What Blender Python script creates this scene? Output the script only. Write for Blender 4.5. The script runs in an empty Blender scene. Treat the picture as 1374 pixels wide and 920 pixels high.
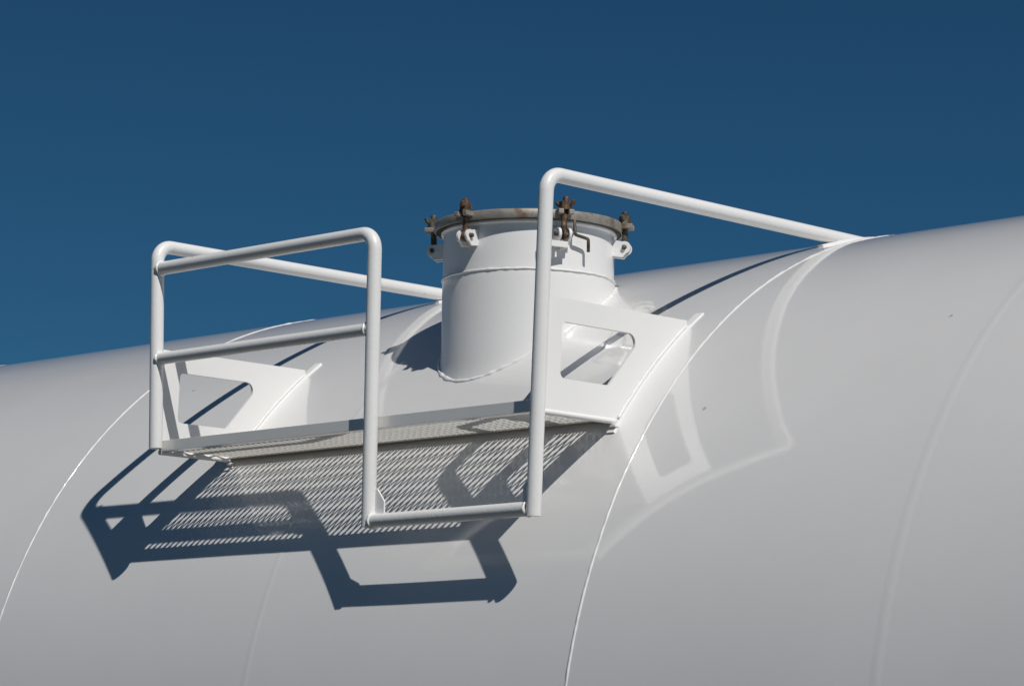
import bpy, bmesh, math, random
from mathutils import Vector, Matrix, noise
R_ = math.radians
random.seed(4)
S = bpy.context.scene
C = S.collection

# ------------------------------------------------------------ camera, light
cam = bpy.data.objects.new('camera', bpy.data.cameras.new('camera')); C.objects.link(cam)
cam.data.sensor_width = 36; cam.data.lens = 106.07
cam.data.clip_start = .1; cam.data.clip_end = 5000
yaw, pit, rol = R_(-44.4014), R_(8.4198), R_(0.7553)
fwd = Vector((math.sin(yaw)*math.cos(pit), math.cos(yaw)*math.cos(pit), math.sin(pit)))
rgt = Vector((math.cos(yaw), -math.sin(yaw), 0)); up = rgt.cross(fwd)
r2 = math.cos(rol)*rgt + math.sin(rol)*up; u2 = -math.sin(rol)*rgt + math.cos(rol)*up
m = Matrix((r2, u2, -fwd)).transposed().to_4x4(); m.translation = Vector((6.4962, -7.6681, .0624))
cam.matrix_world = m
S.camera = cam

EL = R_(48.67); AZ = R_(20.73)
SUN = Vector((math.cos(AZ)*math.cos(EL), -math.sin(AZ)*math.cos(EL), math.sin(EL)))
w = bpy.data.worlds.new('World'); S.world = w; w.use_nodes = True
nt = w.node_tree; bg = nt.nodes['Background']; sky = nt.nodes.new('ShaderNodeTexSky')
sky.sky_type = 'NISHITA'; sky.sun_disc = False
sky.sun_elevation = EL; sky.sun_rotation = math.atan2(SUN.x, SUN.y)
sky.altitude = 0; sky.air_density = .7; sky.dust_density = .0; sky.ozone_density = 10
bg.inputs['Strength'].default_value = .05
pol = nt.nodes.new('ShaderNodeMixRGB'); pol.blend_type = 'MULTIPLY'; pol.inputs[0].default_value = 1
pol.inputs[2].default_value = (.42, .85, .84, 1)      # deep polarised blue of the whole sky
nt.links.new(sky.outputs[0], pol.inputs[1]); nt.links.new(pol.outputs[0], bg.inputs[0])
sl = bpy.data.lights.new('sun', 'SUN'); sl.energy = 5.0; sl.angle = R_(.53); sl.color = (1, .965, .92)
so = bpy.data.objects.new('sun', sl); C.objects.link(so)
so.rotation_euler = SUN.to_track_quat('Z', 'Y').to_euler(); so.location = (4, -4, 8)
S.view_settings.view_transform = 'Standard'; S.view_settings.look = 'None'
S.view_settings.exposure = -.5; S.view_settings.gamma = 1
S.render.resolution_x = 1024; S.render.resolution_y = 685

# ------------------------------------------------------------ materials
def mat(name):
    M = bpy.data.materials.new(name); M.use_nodes = True
    t = M.node_tree; return M, t, t.nodes, t.links, t.nodes['Principled BSDF']
def noise_n(N, L, scale, detail=4, rough=.55, vec=None):
    n = N.new('ShaderNodeTexNoise'); n.inputs['Scale'].default_value = scale
    n.inputs['Detail'].default_value = detail; n.inputs['Roughness'].default_value = rough
    if vec: L.new(vec, n.inputs['Vector'])
    return n
def ramp(N, L, src, stops):
    r = N.new('ShaderNodeValToRGB'); e = r.color_ramp.elements
    while len(e) < len(stops): e.new(.5)
    for k, (p, c) in enumerate(stops):
        e[k].position = p; e[k].color = (*c, 1) if len(c) == 3 else c
    L.new(src, r.inputs[0]); return r
def paint(name, base, dirt, coat=.6, crough=.07, rough=.4, orange=.06, ior=1.5, chips=0, specks=False):
    M, t, N, L, B = mat(name)
    tc = N.new('ShaderNodeTexCoord'); ob = tc.outputs['Object']
    n1 = noise_n(N, L, 1.3, 6, .6, ob)
    r1 = ramp(N, L, n1.outputs[0], [(.35, base), (.75, dirt)])
    col = r1.outputs[0]
    n2 = noise_n(N, L, 38, 3, .5, ob)
    r2 = ramp(N, L, n2.outputs[0], [(.70, (0, 0, 0)), (.80, (1, 1, 1))])
    mx = N.new('ShaderNodeMixRGB'); mx.inputs[2].default_value = (base[0]*.8, base[1]*.77, base[2]*.7, 1)
    mu = N.new('ShaderNodeMath'); mu.operation = 'MULTIPLY'; mu.inputs[1].default_value = .16
    L.new(r2.outputs[0], mu.inputs[0]); L.new(mu.outputs[0], mx.inputs[0]); L.new(col, mx.inputs[1]); col = mx.outputs[0]
    if chips:
        n3 = noise_n(N, L, chips, 5, .7, ob)
        r3 = ramp(N, L, n3.outputs[0], [(.69, (0, 0, 0)), (.715, (1, 1, 1))])
        m3 = N.new('ShaderNodeMixRGB'); m3.inputs[2].default_value = (.20, .12, .07, 1)
        L.new(r3.outputs[0], m3.inputs[0]); L.new(col, m3.inputs[1]); col = m3.outputs[0]
    if specks:   # a few bird marks and dirt flecks
        vo = N.new('ShaderNodeTexVoronoi'); vo.inputs['Scale'].default_value = 3.2; L.new(ob, vo.inputs['Vector'])
        n4 = noise_n(N, L, 160, 2, .6, ob); ad = N.new('ShaderNodeMath'); ad.operation = 'MULTIPLY_ADD'; ad.inputs[1].default_value = .03
        L.new(n4.outputs[0], ad.inputs[0]); L.new(vo.outputs['Distance'], ad.inputs[2])
        r4 = ramp(N, L, ad.outputs[0], [(.026, (.75, .75, .75)), (.040, (0, 0, 0))])
        m4 = N.new('ShaderNodeMixRGB'); m4.inputs[2].default_value = (.30, .27, .22, 1)
        L.new(r4.outputs[0], m4.inputs[0]); L.new(col, m4.inputs[1]); col = m4.outputs[0]
    L.new(col, B.inputs['Base Color'])
    B.inputs['Roughness'].default_value = rough
    B.inputs['Coat Weight'].default_value = coat
    cr = N.new('ShaderNodeMapRange'); cr.inputs['To Min'].default_value = crough*.6; cr.inputs['To Max'].default_value = crough*1.5
    L.new(n1.outputs[0], cr.inputs['Value']); L.new(cr.outputs[0], B.inputs['Coat Roughness']); B.inputs['Coat IOR'].default_value = ior
    # slow waviness of the plate plus orange peel
    nw = noise_n(N, L, 2.2, 2, .5, ob); no = noise_n(N, L, 90, 2, .5, ob)
    b1 = N.new('ShaderNodeBump'); b1.inputs['Strength'].default_value = .25; b1.inputs['Distance'].default_value = .004
    L.new(nw.outputs[0], b1.inputs['Height'])
    b2 = N.new('ShaderNodeBump'); b2.inputs['Strength'].default_value = orange; b2.inputs['Distance'].default_value = .002
    L.new(no.outputs[0], b2.inputs['Height']); L.new(b1.outputs[0], b2.inputs['Normal'])
    L.new(b2.outputs[0], B.inputs['Normal']); L.new(b2.outputs[0], B.inputs['Coat Normal'])
    return M
M_TANK = paint('tank paint', (.745, .74, .73), (.705, .70, .69), coat=1, crough=.055, rough=.45, orange=.05, ior=1.68, specks=True)
M_PIPE = paint('railing paint', (.80, .80, .79), (.72, .715, .70), coat=.35, crough=.15, rough=.4, orange=.25, chips=26)
M_PLATE = paint('bracket paint', (.79, .79, .78), (.75, .745, .735), coat=.25, crough=.3, rough=.6, orange=.12)
M_MESH = paint('grating paint', (.80, .79, .76), (.72, .70, .65), coat=1, crough=.09, rough=.3, orange=.1)
M_NOZ = paint('hatch paint', (.80, .80, .79), (.75, .745, .735), coat=.6, crough=.12, rough=.45, orange=.10)

def rusty(name, a, b, c, metal=.3, rough=.65, scale=34):
    M, t, N, L, B = mat(name)
    tc = N.new('ShaderNodeTexCoord'); n = noise_n(N, L, scale, 6, .65, tc.outputs['Object'])
    r = ramp(N, L, n.outputs[0], [(.36, a), (.52, b), (.68, c)])
    L.new(r.outputs[0], B.inputs['Base Color'])
    B.inputs['Metallic'].default_value = metal; B.inputs['Roughness'].default_value = rough
    bp = N.new('ShaderNodeBump'); bp.inputs['Strength'].default_value = .5; bp.inputs['Distance'].default_value = .002
    L.new(n.outputs[0], bp.inputs['Height']); L.new(bp.outputs[0], B.inputs['Normal'])
    return M
M_RING = rusty('weathered lid metal', (.24, .215, .185), (.32, .30, .265), (.15, .095, .055), .35, .55, 16)
M_RUST = rusty('rusty bolt', (.045, .028, .018), (.12, .066, .036), (.26, .20, .14), .3, .7, 60)
M_DARK = rusty('grimy steel', (.05, .045, .035), (.10, .085, .06), (.20, .17, .12), .3, .6, 55)
M_RUB = rusty('gasket rubber', (.03, .03, .028), (.05, .045, .04), (.08, .07, .055), 0, .8, 40)

M, t, N, L, B = mat('gravel')
tc = N.new('ShaderNodeTexCoord'); n = noise_n(N, L, 40, 8, .7, tc.outputs['Object']); n9 = noise_n(N, L, .15, 4, .6, tc.outputs['Object'])
r = ramp(N, L, n.outputs[0], [(.3, (.040, .037, .031)), (.7, (.095, .088, .075))]); r9 = ramp(N, L, n9.outputs[0], [(.35, (.8, .8, .8)), (.65, (1.1, 1.08, 1.0))])
mx = N.new('ShaderNodeMixRGB'); mx.blend_type = 'MULTIPLY'; mx.inputs[0].default_value = 1
L.new(r.outputs[0], mx.inputs[1]); L.new(r9.outputs[0], mx.inputs[2]); L.new(mx.outputs[0], B.inputs['Base Color']); B.inputs['Roughness'].default_value = .95
bp = N.new('ShaderNodeBump'); bp.inputs['Strength'].default_value = .7; bp.inputs['Distance'].default_value = .02
L.new(n.outputs[0], bp.inputs['Height']); L.new(bp.outputs[0], B.inputs['Normal'])
M_GROUND = M

# ------------------------------------------------------------ helpers
def link(name, bm, m, parent=None, smooth=True, bevel=0):
    me = bpy.data.meshes.new(name)
    bmesh.ops.recalc_face_normals(bm, faces=bm.faces)
    bm.to_mesh(me); bm.free()
    me.materials.append(m)
    for p in me.polygons: p.use_smooth = smooth
    o = bpy.data.objects.new(name, me); C.objects.link(o)
    if parent is not None: o.parent = parent
    if bevel:
        b = o.modifiers.new('bevel', 'BEVEL'); b.width = bevel; b.segments = 2; b.limit_method = 'ANGLE'; b.angle_limit = R_(40)
        b.harden_normals = False
    return o
def thing(name, label, cat, loc, group=None):
    o = bpy.data.objects.new(name, None); C.objects.link(o); o.location = loc
    o.empty_display_size = .1
    o['label'] = label; o['category'] = cat
    if group: o['group'] = group
    return o
def tube(bm, pts, r, seg=20, cap=True, lump=0.0, freq=120, closed=False):
    """sweep a circle along pts (parallel transport)"""
    pts = [Vector(p) for p in pts]; n = len(pts); rings = []
    def tan(i):
        if closed: a, b = pts[(i-1) % n], pts[(i+1) % n]
        else: a, b = pts[max(i-1, 0)], pts[min(i+1, n-1)]
        return (b-a).normalized()
    T = tan(0); ref = Vector((0, 0, 1)) if abs(T.z) < .9 else Vector((1, 0, 0))
    U = T.cross(ref).normalized()
    for i in range(n):
        T = tan(i); U = (U - T*U.dot(T)).normalized(); V = T.cross(U)
        ring = []
        for k in range(seg):
            a = 2*math.pi*k/seg
            d = U*math.cos(a)+V*math.sin(a)
            rr = r
            if lump: rr = r*(1+lump*noise.noise((pts[i]+d*r)*freq))
            ring.append(bm.verts.new(pts[i]+d*rr))
        rings.append(ring)
    m_ = n if closed else n-1
    for i in range(m_):
        a, b = rings[i], rings[(i+1) % n]
        for k in range(seg):
            bm.faces.new((a[k], a[(k+1) % seg], b[(k+1) % seg], b[k]))
    if cap and not closed:
        bm.faces.new(rings[0]); bm.faces.new(rings[-1])
def bend(pts, rad, seg=10):
    """polyline with rounded corners"""
    P = [Vector(p) for p in pts]; out = [P[0]]
    for i in range(1, len(P)-1):
        a, b, c = P[i-1], P[i], P[i+1]
        u = (a-b).normalized(); v = (c-b).normalized()
        ang = u.angle(v); d = rad/math.tan(ang/2)
        ctr = b + (u+v).normalized()*(rad/math.sin(ang/2))
        s, e = b+u*d-ctr, b+v*d-ctr
        for k in range(seg+1):
            out.append(ctr + s.normalized().slerp(e.normalized(), k/seg)*s.length)
    out.append(P[-1]); return out
def fine(pts, step=.02):
    out = []
    for a, b in zip(pts[:-1], pts[1:]):
        a, b = Vector(a), Vector(b); n = max(1, int((b-a).length/step))
        out += [a.lerp(b, k/n) for k in range(n)]
    return out+[Vector(pts[-1])]
def box(bm, lo, hi):
    v = [bm.verts.new((x, y, z)) for x in (lo[0], hi[0]) for y in (lo[1], hi[1]) for z in (lo[2], hi[2])]
    for f in ((0,1,3,2), (4,6,7,5), (0,4,5,1), (2,3,7,6), (0,2,6,4), (1,5,7,3)): bm.faces.new([v[i] for i in f])
def prism_x(bm, poly, x0, x1):
    a = [bm.verts.new((x0, y, z)) for y, z in poly]; b = [bm.verts.new((x1, y, z)) for y, z in poly]
    n = len(poly); bm.faces.new(a); bm.faces.new(b[::-1])
    for i in range(n): bm.faces.new((a[i], a[(i+1) % n], b[(i+1) % n], b[i]))
def lathe(bm, prof, seg=96, ctr=(0, 0, 0), close=True):
    """profile (r, z) about z"""
    rings = []
    for r, z in prof:
        if r < 1e-6: rings.append([bm.verts.new((ctr[0], ctr[1], ctr[2]+z))])
        else: rings.append([bm.verts.new((ctr[0]+r*math.cos(2*math.pi*k/seg), ctr[1]+r*math.sin(2*math.pi*k/seg), ctr[2]+z)) for k in range(seg)])
    for a, b in zip(rings[:-1], rings[1:]):
        for k in range(seg):
            k2 = (k+1) % seg
            f = [a[k % len(a)], a[k2 % len(a)], b[k2 % len(b)], b[k % len(b)]]
            f = list(dict.fromkeys(f))
            if len(f) > 2: bm.faces.new(f)
def sharp(o, deg=35):
    md = o.modifiers.new('edges', 'EDGE_SPLIT'); md.split_angle = R_(deg); return o

# ------------------------------------------------------------ ground
RT = 1.7943
bm = bmesh.new(); n_ = 64
ctr_v = bm.verts.new((0, 0, 0)); prev = None
for rr in (12, 60, 400, 3000):
    ring = [bm.verts.new((rr*math.cos(2*math.pi*k/n_), rr*math.sin(2*math.pi*k/n_), 0)) for k in range(n_)]
    for k in range(n_):
        if prev: bm.faces.new((prev[k], prev[(k+1) % n_], ring[(k+1) % n_], ring[k]))
        else: bm.faces.new((ctr_v, ring[k], ring[(k+1) % n_]))
    prev = ring
g = link('ground', bm, M_GROUND); g.location = (0, 0, -2.05); g['kind'] = 'structure'

# ------------------------------------------------------------ tank (axis along x)
def tp(x, y, lift=0.):
    """point of the shell at x and y on its upper side, lifted off along the normal"""
    z = math.sqrt(RT*RT-y*y); k = (RT+lift)/RT
    return Vector((x, y*k, z*k))
tank = thing('storage_tank', 'large white glossy cylindrical steel tank lying on its side with raised weld seams', 'tank', (-2.5, 0, -RT))
tank_off = Vector((2.5, 0, RT))
def tlink(name, bm, m, **k):
    for v in bm.verts: v.co += tank_off
    return link(name, bm, m, tank, **k)
XL, XR = -10.5, 6.0
def wav(x, cy, cz): return .0013*noise.noise(Vector((x*1.1, cy*2.2, cz*2.2)))+.0007*noise.noise(Vector((x*3.1+7, cy*6, cz*6)))
bm = bmesh.new(); prof = []
for k in range(13):
    a = math.pi/2*k/12; prof.append((XL-.75*math.cos(a), RT*math.sin(a)))
xs = [XL+(XR-XL)*k/330 for k in range(1, 330)]
prof += [(x, RT) for x in xs]
for k in range(13):
    a = math.pi/2*(12-k)/12; prof.append((XR+.75*math.cos(a), RT*math.sin(a)))
SEG = 256; rings = []
for x, r in prof:
    if r < 1e-4: rings.append([bm.verts.new((x, 0, 0))]); continue
    ring = []
    for k in range(SEG):
        a = 2*math.pi*k/SEG; d = Vector((0, math.cos(a), math.sin(a)))
        rr = r
        if r == RT: # rolled plate is never quite true
            rr += wav(x, d.y, d.z)
        ring.append(bm.verts.new((x, d.y*rr, d.z*rr)))
    rings.append(ring)
for a, b in zip(rings[:-1], rings[1:]):
    for k in range(SEG):
        k2 = (k+1) % SEG
        f = list(dict.fromkeys([a[k % len(a)], a[k2 % len(a)], b[k2 % len(b)], b[k % len(b)]]))
        bm.faces.new(f)
tlink('shell', bm, M_TANK)
def seam(x, w_, h_, lump):
    bm = bmesh.new(); seg = 1800; 
    if h_ > .002: P = [(-w_/2, -.003), (-w_/2*.92, 0), (-w_/4, h_*.8), (0, h_), (w_/4, h_*.8), (w_/2*.92, 0), (w_/2, -.003)]
    else: P = [(w_*u/2, h_*(math.cos(u*math.pi)*.5+.5)-.00025) for u in (-1.1, -.85, -.6, -.4, -.2, 0, .2, .4, .6, .85, 1.1)]
    rr = []
    for k in range(seg):
        a = 2*math.pi*k/seg; row = []
        wob = .0012*noise.noise(Vector((x, math.cos(a)*9, math.sin(a)*9)))
        for u, hh in P:
            q = RT+wav(x+u, math.cos(a), math.sin(a))+hh*(1+lump*noise.noise(Vector((x*5+u*60, math.cos(a)*70, math.sin(a)*70))))
            row.append(bm.verts.new((x+u+wob, q*math.cos(a), q*math.sin(a))))
        rr.append(row)
    for k in range(seg):
        a, b = rr[k], rr[(k+1) % seg]
        for j in range(len(P)-1): bm.faces.new((a[j], a[j+1], b[j+1], b[j]))
    return tlink('weld_seam', bm, M_TANK)
seam(-1.7125, .0105, .0026, .6); seam(.9301, .0105, .0030, .6)
seam(-.3913, .045, .0006, .3); seam(1.9653, .055, .0007, .3)
seam(-3.65, .0125, .0035, .5); seam(3.6, .0125, .004, .5); seam(-6.3, .0125, .0035, .5)

# ------------------------------------------------------------ hatch
HX, HY, HR = 0., -.9648, .27
hz0 = math.sqrt(RT**2-HY**2)
hatch = thing('tank_hatch', 'white cylindrical hatch with a weathered bolted lid rising from the tank behind the railing', 'hatch', (HX, HY, hz0))
HC = Vector((HX, HY, hz0))
def hlink(name, bm, m, parent=None, **k):
    o = link(name, bm, m, parent or hatch, **k)
    if parent is None:
        for v in o.data.vertices: v.co -= HC
    return o
# neck: wall follows the shell at its foot, welded ring of plate above
bm = bmesh.new(); seg = 128; zt = 1.792
rows = []
for j in range(26):
    row = []
    for k in range(seg):
        a = 2*math.pi*k/seg; x = HX+HR*math.cos(a); y = HY+HR*math.sin(a)
        zb = math.sqrt(RT**2-y*y)-.03; u = j/25
        z = zb+(zt-zb)*u
        rr = HR+.0012*noise.noise(Vector((math.cos(a)*2, math.sin(a)*2, z*3)))
        if z > 1.640: rr += -.0015
        foot = max(0, 1-(z-zb-.03)/.03) if z > zb+.03 else 1
        rr += .004*foot*foot
        row.append(bm.verts.new((HX+rr*math.cos(a), HY+rr*math.sin(a), z)))
    rows.append(row)
for a, b in zip(rows[:-1], rows[1:]):
    for k in range(seg): bm.faces.new((a[k], a[(k+1) % seg], b[(k+1) % seg], b[k]))
neck = hlink('neck', bm, M_NOZ)
def ringpts(r, z, n=360): return [Vector((HX+r*math.cos(2*math.pi*k/n), HY+r*math.sin(2*math.pi*k/n), z+.0012*noise.noise(Vector((math.cos(2*math.pi*k/n)*5, math.sin(2*math.pi*k/n)*5, 3))))) for k in range(n)]
bm = bmesh.new(); tube(bm, ringpts(HR, 1.635), .0038, 8, closed=True, lump=.5, freq=55); hlink('weld_bead', bm, M_NOZ)
bm = bmesh.new(); J = []
for k in range(500):
    a = 2*math.pi*k/500; r = HR+.004; x = HX+r*math.cos(a); y = HY+r*math.sin(a); J.append(Vector((x, y, math.sqrt(RT**2-y*y)-.003)))
tube(bm, J, .0080, 8, closed=True, lump=.35, freq=45); hlink('weld_bead', bm, M_NOZ)
# rolled lip, gasket, lid with a downturned rim
bm = bmesh.new(); lathe(bm, [(.262, 1.777), (.2725, 1.777), (.2765, 1.780), (.2765, 1.789), (.262, 1.789), (.262, 1.777)], 128, (HX, HY, 0)); hlink('lip', bm, M_NOZ)
bm = bmesh.new(); lathe(bm, [(.25, 1.7895), (.287, 1.7895), (.287, 1.7955), (.25, 1.7955)], 128, (HX, HY, 0)); sharp(hlink('gasket', bm, M_RUB))
bm = bmesh.new(); prof = [(0, 1.838), (.10, 1.836), (.20, 1.829), (.262, 1.8185), (.290, 1.8175), (.2955, 1.8165), (.298, 1.813), (.298, 1.7905), (.2965, 1.788), (.2905, 1.788), (.2895, 1.7965), (0, 1.7965)]
lathe(bm, prof, 160, (HX, HY, 0)); lid = hlink('lid', bm, M_RING)
for v in lid.data.vertices:
    q = v.co; n9 = noise.noise(Vector((q.x*9, q.y*9, q.z*20))); v.co.z += .0012*n9
sharp(lid, 50)
# six swing bolts
tcam = Vector((.692, -.707, 0)); ucam = Vector((.7157, .6982, 0))
def in_frame(ang, fn):
    """local frame: X radial outwards, Y tangential, Z up"""
    d = tcam*math.cos(ang)+ucam*math.sin(ang); tg = Vector((-d.y, d.x, 0))
    return lambda p: Vector((HX, HY, 0))+d*p[0]+tg*p[1]+Vector((0, 0, p[2]))
def xform(bm, f):
    for v in bm.verts: v.co = f(v.co)
def ear(bm, y0, y1):
    # rounded lug with a pin hole, in the x-z plane
    cx, cz, ro, ri = .305, 1.739, .0195, .0075
    out = [(.2665, 1.712), (.300, 1.708)]
    for k in range(13):
        a = -math.pi*.42+math.pi*1.02*k/12; out.append((cx+ro*math.cos(a)*1.02, cz+ro*math.sin(a)))
    out += [(.2665, 1.764)]
    n = len(out); hole = []
    for x, z in out:
        a = math.atan2(z-cz, x-cx); hole.append((cx+ri*math.cos(a), cz+ri*math.sin(a)))
    A = [[bm.verts.new((x, y, z)) for x, z in out] for y in (y0, y1)]
    Hh = [[bm.verts.new((x, y, z)) for x, z in hole] for y in (y0, y1)]
    for i in range(n):
        j = (i+1) % n
        bm.faces.new((A[0][i], A[0][j], Hh[0][j], Hh[0][i])); bm.faces.new((A[1][i], Hh[1][i], Hh[1][j], A[1][j]))
        bm.faces.new((A[0][i], A[1][i], A[1][j], A[0][j])); bm.faces.new((Hh[0][i], Hh[0][j], Hh[1][j], Hh[1][i]))
def hexa(bm, c, r, h, rot=0):
    a = [bm.verts.new((c[0]+r*math.cos(rot+k*math.pi/3), c[1]+r*math.sin(rot+k*math.pi/3), c[2])) for k in range(6)]
    b = [bm.verts.new((v.co.x, v.co.y, c[2]+h)) for v in a]
    bm.faces.new(a[::-1]); bm.faces.new(b)
    for k in range(6): bm.faces.new((a[k], a[(k+1) % 6], b[(k+1) % 6], b[k]))
for i, deg in enumerate((-40, 20, 80, 140, 200, -100)):
    f0 = in_frame(R_(deg), None)
    tilt = (.00, .05, -.03, .06, -.04, .03)[i]
    f = lambda p, f0=f0: f0(p)-HC
    bm = bmesh.new(); ear(bm, -.0215, -.0125); ear(bm, .0125, .0215); xform(bm, f)
    cl = link('swing_clamp', bm, M_NOZ, hatch, smooth=False, bevel=.0012)
    # slotted lug of the lid
    bm = bmesh.new()
    for s in (-1, 1):
        box(bm, (.285, min(s*.0085, s*.026), 1.799), (.331, max(s*.0085, s*.026), 1.8135))
    box(bm, (.28, -.026, 1.800), (.297, .026, 1.8125)); xform(bm, f)
    link('lid_lug', bm, M_RING, cl, smooth=False, bevel=.002)
    # eye bolt with pin
    bm = bmesh.new(); bx0 = .305
    def sw(z): return (bx0+tilt*.12*(z-1.739), tilt*(z-1.739))
    eye = [Vector((bx0+.0125*math.cos(a), 0, 1.739+.0125*math.sin(a))) for a in [2*math.pi*k/16 for k in range(16)]]
    tube(bm, eye, .0058, 8, closed=True)
    tube(bm, [Vector((*sw(z), z)) for z in [1.750+.105*k/26 for k in range(27)]], .0095, 10, lump=.3, freq=200)
    tube(bm, [Vector((bx0, y, 1.739)) for y in (-.030, -.02, 0, .02, .030)], .0068, 10)
    xform(bm, f); link('eye_bolt', bm, M_DARK if i in (2, 5) else M_RUST, cl)
    # nut with two wings, washer
    bm = bmesh.new(); sx, sy = sw(1.825)
    hexa(bm, (sx, sy, 1.8140), .0225, .005, .3)
    hexa(bm, (sx, sy, 1.8190), .0195, .021, .2+i)
    wa = (.3, .9, 1.4, .2, 2, .7)[i]; wv = Vector((math.cos(wa), math.sin(wa), 0))
    for s in (-1, 1):
        pts = [Vector((sx, sy, 1.828))+wv*s*.014, Vector((sx, sy, 1.833))+wv*s*.024, Vector((sx, sy, 1.842+.003*s))+wv*s*.028]
        tube(bm, pts, .0068, 8)
    xform(bm, f); link('wing_nut', bm, M_DARK if i in (2, 5) else M_RUST, cl, smooth=False, bevel=.001)
# lock hasp: crooked dark rod hanging beside the clamp at the right of the rail post
f0 = in_frame(R_(30), None); f = lambda p: f0(p)-HC
bm = bmesh.new()
pts = bend([(.293, -.012, 1.800), (.300, -.012, 1.742), (.300, .036, 1.733), (.299, .037, 1.693)], .007, 5)
tube(bm, pts, .0052, 10); xform(bm, f); hasp = link('lock_hook', bm, M_DARK, hatch)
bm = bmesh.new(); box(bm, (.266, -.122, 1.697), (.300, -.113, 1.716)); box(bm, (.266, -.050, 1.697), (.300, -.041, 1.716)); box(bm, (.300, -.122, 1.697), (.308, -.041, 1.716)); xform(bm, f)
link('hook_rest', bm, M_NOZ, hatch, smooth=False, bevel=.0015)
# lifting handle on the lid top
bm = bmesh.new(); tube(bm, bend([(HX-.06, HY, 1.83), (HX-.06, HY, 1.862), (HX+.06, HY, 1.862), (HX+.06, HY, 1.83)], .015, 6), .006, 10)
for v in bm.verts: v.co -= HC
link('lid_handle', bm, M_RUST, hatch)

# ------------------------------------------------------------ platform with railing
YF = -1.749; PR = .0212
plat = thing('access_platform', 'white access platform with pipe railing, mesh floor and low step bar on the tank side', 'platform', (0, YF, 1.095))
PC = Vector((0, YF, 1.095))
def plink(name, bm, m, parent=None, **k):
    for v in bm.verts: v.co -= PC
    return link(name, bm, m, parent or plat, **k)
def pipe(name, pts, r=PR, parent=None):
    bm = bmesh.new(); tube(bm, pts, r, 28); return sharp(plink(name, bm, M_PIPE, parent), 60)
def bead(c, axis, r, parent, t=.004):
    """lumpy fillet weld round a pipe joint"""
    axis = Vector(axis).normalized(); ref = Vector((0, 0, 1)) if abs(axis.z) < .9 else Vector((1, 0, 0))
    U = axis.cross(ref).normalized(); V = axis.cross(U)
    bm = bmesh.new(); tube(bm, [Vector(c)+U*r*math.cos(a)+V*r*math.sin(a) for a in [2*math.pi*k/48 for k in range(48)]], t, 8, closed=True, lump=.7, freq=90)
    return plink('weld', bm, M_PIPE, parent)
yend = -.26
# hoops: post bent back into a handrail running to the tank top
hl = pipe('handrail', bend([(-.852, YF, 1.102), (-.872, YF, 1.7471), (-.861, yend, 1.7471)], .052))
hr = pipe('handrail', bend([(.790, YF, .803), (.826, YF, 1.7532), (.8164, yend, 1.7532)], .052))
hf = pipe('front_rail', bend([(.130, YF, .806), (.133, YF, 1.6685), (-.868, YF, 1.6710)], .050))
bead((-.849, YF, 1.671), (1, 0, 0), PR, hf)
mr = pipe('mid_rail', [(-.862, YF, 1.3841), (.131, YF, 1.3841)], .0192)
bead((-.842, YF, 1.3841), (1, 0, 0), .0195, mr); bead((.110, YF, 1.3841), (1, 0, 0), .0195, mr)
sb = pipe('step_bar', [(.129, YF, .8225), (.770, YF, .8235)], PR*.98)
bead((.150, YF, .8225), (1, 0, 0), PR, sb); bead((.770, YF, .8235), (1, 0, 0), PR*.95, sb)
# pads where the handrails run out on the shell
for x, q in ((-.861, hl), (.8164, hr)):
    bm = bmesh.new(); n = 30
    top = []; bot = []
    for j in range(n+1):
        y = -.53+.24*j/n; wd = .025 if 2 < j else .025*math.sqrt((j+.6)/3.0)
        top.append([bm.verts.new(tp(x+s*wd, y, .006)) for s in (-1, 1)]); bot.append([bm.verts.new(tp(x+s*(wd+.003), y, -.002)) for s in (-1, 1)])
    for j in range(n):
        bm.faces.new((top[j][0], top[j][1], top[j+1][1], top[j+1][0]))
        for s in (0, 1): bm.faces.new((top[j][s], top[j+1][s], bot[j+1][s], bot[j][s]))
    bm.faces.new((top[0][0], top[0][1], bot[0][1], bot[0][0])); bm.faces.new((top[n][0], top[n][1], bot[n][1], bot[n][0]))
    sharp(plink('rail_pad', bm, M_PLATE, q))
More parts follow.
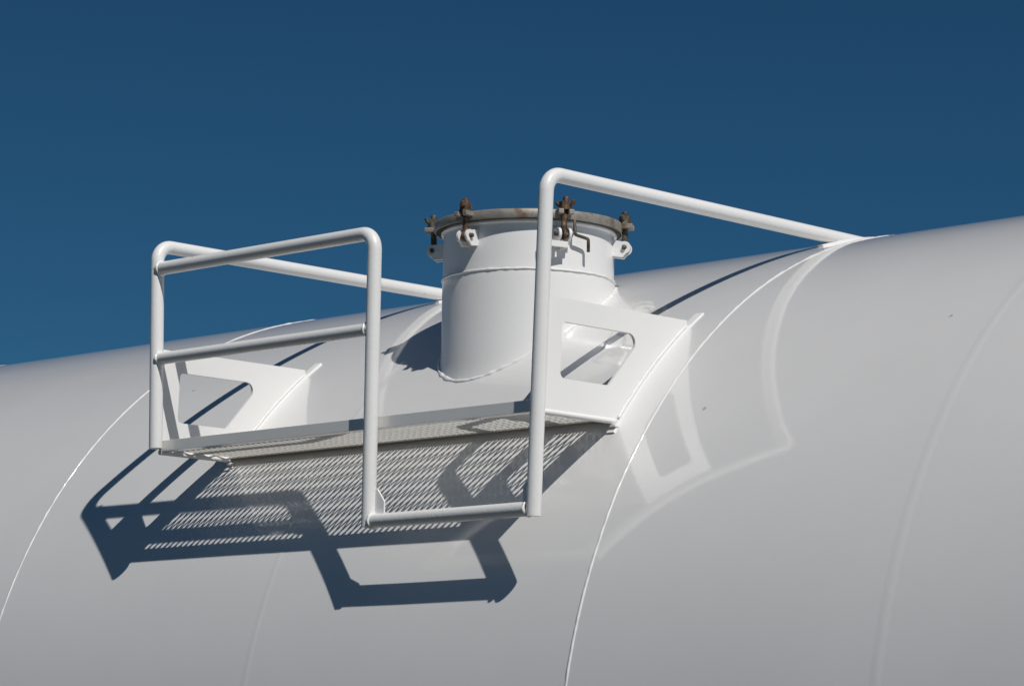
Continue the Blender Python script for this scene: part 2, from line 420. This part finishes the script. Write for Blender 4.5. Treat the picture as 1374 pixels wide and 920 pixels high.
# side plates with a trapezoid opening
def arc(c, r, a0, a1, n=7): return [(c[0]+r*math.cos(R_(a0+(a1-a0)*k/n)), c[1]+r*math.sin(R_(a0+(a1-a0)*k/n))) for k in range(n+1)]
def side_plate(x, th, q):
    yA = -1.7265; zT, zB = 1.416, 1.094
    ys = [-1.131-(-1.131+1.4205)*k/24 for k in range(25)]
    outer = [(yA, zB), (yA, zT), (-1.131, zT)] + [(y, math.sqrt(RT**2-y*y)-.004) for y in ys]
    outer = outer[:3] + [p for p in outer[3:] if zB < p[1] < zT-.002] + [(-math.sqrt(RT**2-zB**2)+.003, zB)]
    hole = arc((-1.642, 1.334), .016, 180, 90) + arc((-1.381, 1.323), .027, 90, -42) + arc((-1.468, 1.199), .008, -42, -90, 3) + arc((-1.645, 1.209), .018, 270, 180)
    bm = bmesh.new()
    def loop(poly, xx): return [bm.verts.new((xx, y, z)) for y, z in poly]
    for xx in (x-th/2, x+th/2):
        o_, h_ = loop(outer, xx), loop(hole, xx)
        es = [bm.edges.new((l[i], l[(i+1) % len(l)])) for l in (o_, h_) for i in range(len(l))]
        bmesh.ops.triangle_fill(bm, use_beauty=True, use_dissolve=False, edges=es)
        if xx < x: keep = (o_, h_)
    for l0, l1 in zip(keep, (o_, h_)):
        for i in range(len(l0)):
            j = (i+1) % len(l0); bm.faces.new((l0[i], l0[j], l1[j], l1[i]))
    p = sharp(plink('side_plate', bm, M_PLATE, smooth=False))
    # curved strip between plate and shell, running on past the plate's top
    bm = bmesh.new(); n = 40; T_ = []; Bt = []
    for j in range(n+1):
        y = -1.450+(-1.068+1.450)*j/n; wd = .014
        T_.append([bm.verts.new(tp(x+s*wd, y, .005)) for s in (-1, 1)]); Bt.append([bm.verts.new(tp(x+s*(wd+.003), y, -.002)) for s in (-1, 1)])
    for j in range(n):
        bm.faces.new((T_[j][0], T_[j][1], T_[j+1][1], T_[j+1][0]))
        for s in (0, 1): bm.faces.new((T_[j][s], T_[j+1][s], Bt[j+1][s], Bt[j][s]))
    for j in (0, n): bm.faces.new((T_[j][0], T_[j][1], Bt[j][1], Bt[j][0]))
    sharp(plink('mounting_strip', bm, M_PLATE, p))
    bm = bmesh.new()
    for s in (-1, 1):
        tube(bm, [tp(x+s*.007, -1.42+.285*k/60, .0080) for k in range(61)], .0036, 8, lump=.35, freq=80)
    plink('weld', bm, M_PLATE, p)
    # stiffening bar along the lower edge
    bm = bmesh.new(); tube(bm, [(x, -1.727, 1.0925), (x, -1.436, 1.0925)], .0085, 14); sharp(plink('edge_bar', bm, M_PLATE, p), 60)
    bm = bmesh.new(); box(bm, (x-.006, -1.452, 1.074), (x+.018, -1.432, 1.083)); plink('foot', bm, M_PLATE, p, smooth=False, bevel=.002)
    return p
pl = side_plate(-.858, .009, hl); pr = side_plate(.7995, .009, hr)
# stub between left post and the plate's top corner
bm = bmesh.new(); tube(bm, [(-.856, YF+.012, 1.402), (-.856, -1.688, 1.402)], .0125, 16); sharp(plink('stub', bm, M_PIPE, pl), 60)
# toe angle along the front
def angle_x(x0, x1, y, z, a, b, t, dy=1):
    bm = bmesh.new(); P = [(y, z), (y, z+a), (y+dy*t, z+a), (y+dy*t, z+t), (y+dy*b, z+t), (y+dy*b, z)]
    prism_x(bm, P, x0, x1); return bm
toe = plink('toe_angle', angle_x(-.852, .7945, -1.7265, 1.0950, .0335, .034, .0045), M_MESH, smooth=False, bevel=.0008)
# raised expanded metal floor
bm = bmesh.new()
PX, PY = .0262, .0720; y0, y1 = -1.7215, -1.4300; zf = 1.1055
def strand(a, b, wd, ht, tw):
    a, b = Vector(a), Vector(b); d = (b-a).normalized(); s = Vector((-d.y, d.x, 0))
    s = s*math.cos(tw)+Vector((0, 0, 1))*math.sin(tw); u = d.cross(s)
    vs = [bm.verts.new(p+s*(i*wd/2)+u*(j*ht/2)) for p in (a, b) for i, j in ((-1, -1), (1, -1), (1, 1), (-1, 1))]
    for f in ((0,1,2,3), (7,6,5,4), (0,4,5,1), (1,5,6,2), (2,6,7,3), (3,7,4,0)): bm.faces.new([vs[k] for k in f])
nx = int((.7945+.852)/PX); ny = int((y1-y0)/PY)+1
for i in range(nx+1):
    for j in range(ny+1):
        x = -.850+i*PX; y = y0+j*PY
        A = (x, y, zf); Bq = (x+PX/2, y+PY/2, zf); Cq = (x, y+PY, zf); Dq = (x+PX/2, y-PY/2, zf)
        for k, (p, q) in enumerate(((A, Bq), (Bq, Cq), ((x+PX, y, zf), Bq), (Bq, (x+PX, y+PY, zf)))):
            if p[0] < -.853 or max(p[0], q[0]) > .796 or max(p[1], q[1]) > y1+.001: continue
            strand(p, q, .0105, .0030, -1.25)
plink('floor_mesh', bm, M_MESH, smooth=False)
bm = bmesh.new(); box(bm, (-.852, -1.447, 1.0965), (.7945, -1.417, 1.1010)); plink('rear_bar', bm, M_MESH, smooth=False)
# corner gussets
def gusset(pts, y, t=.006):
    bm = bmesh.new(); a = [bm.verts.new((x, y, z)) for x, z in pts]; b = [bm.verts.new((x, y+t, z)) for x, z in pts]; n = len(pts)
    bm.faces.new(a); bm.faces.new(b[::-1])
    for i in range(n): bm.faces.new((a[i], a[(i+1) % n], b[(i+1) % n], b[i]))
    return plink('gusset', bm, M_PLATE, smooth=False, bevel=.0006)
gusset([(.148, .843), (.148, .915), (.160, .915), (.189, .878), (.189, .843)], -1.745)
gusset([(.772, .843), (.772, .905), (.762, .905), (.745, .885), (.745, .843)], -1.745)
gusset([(.733, 1.1285), (.776, 1.1285), (.776, 1.158), (.768, 1.158)], -1.735)
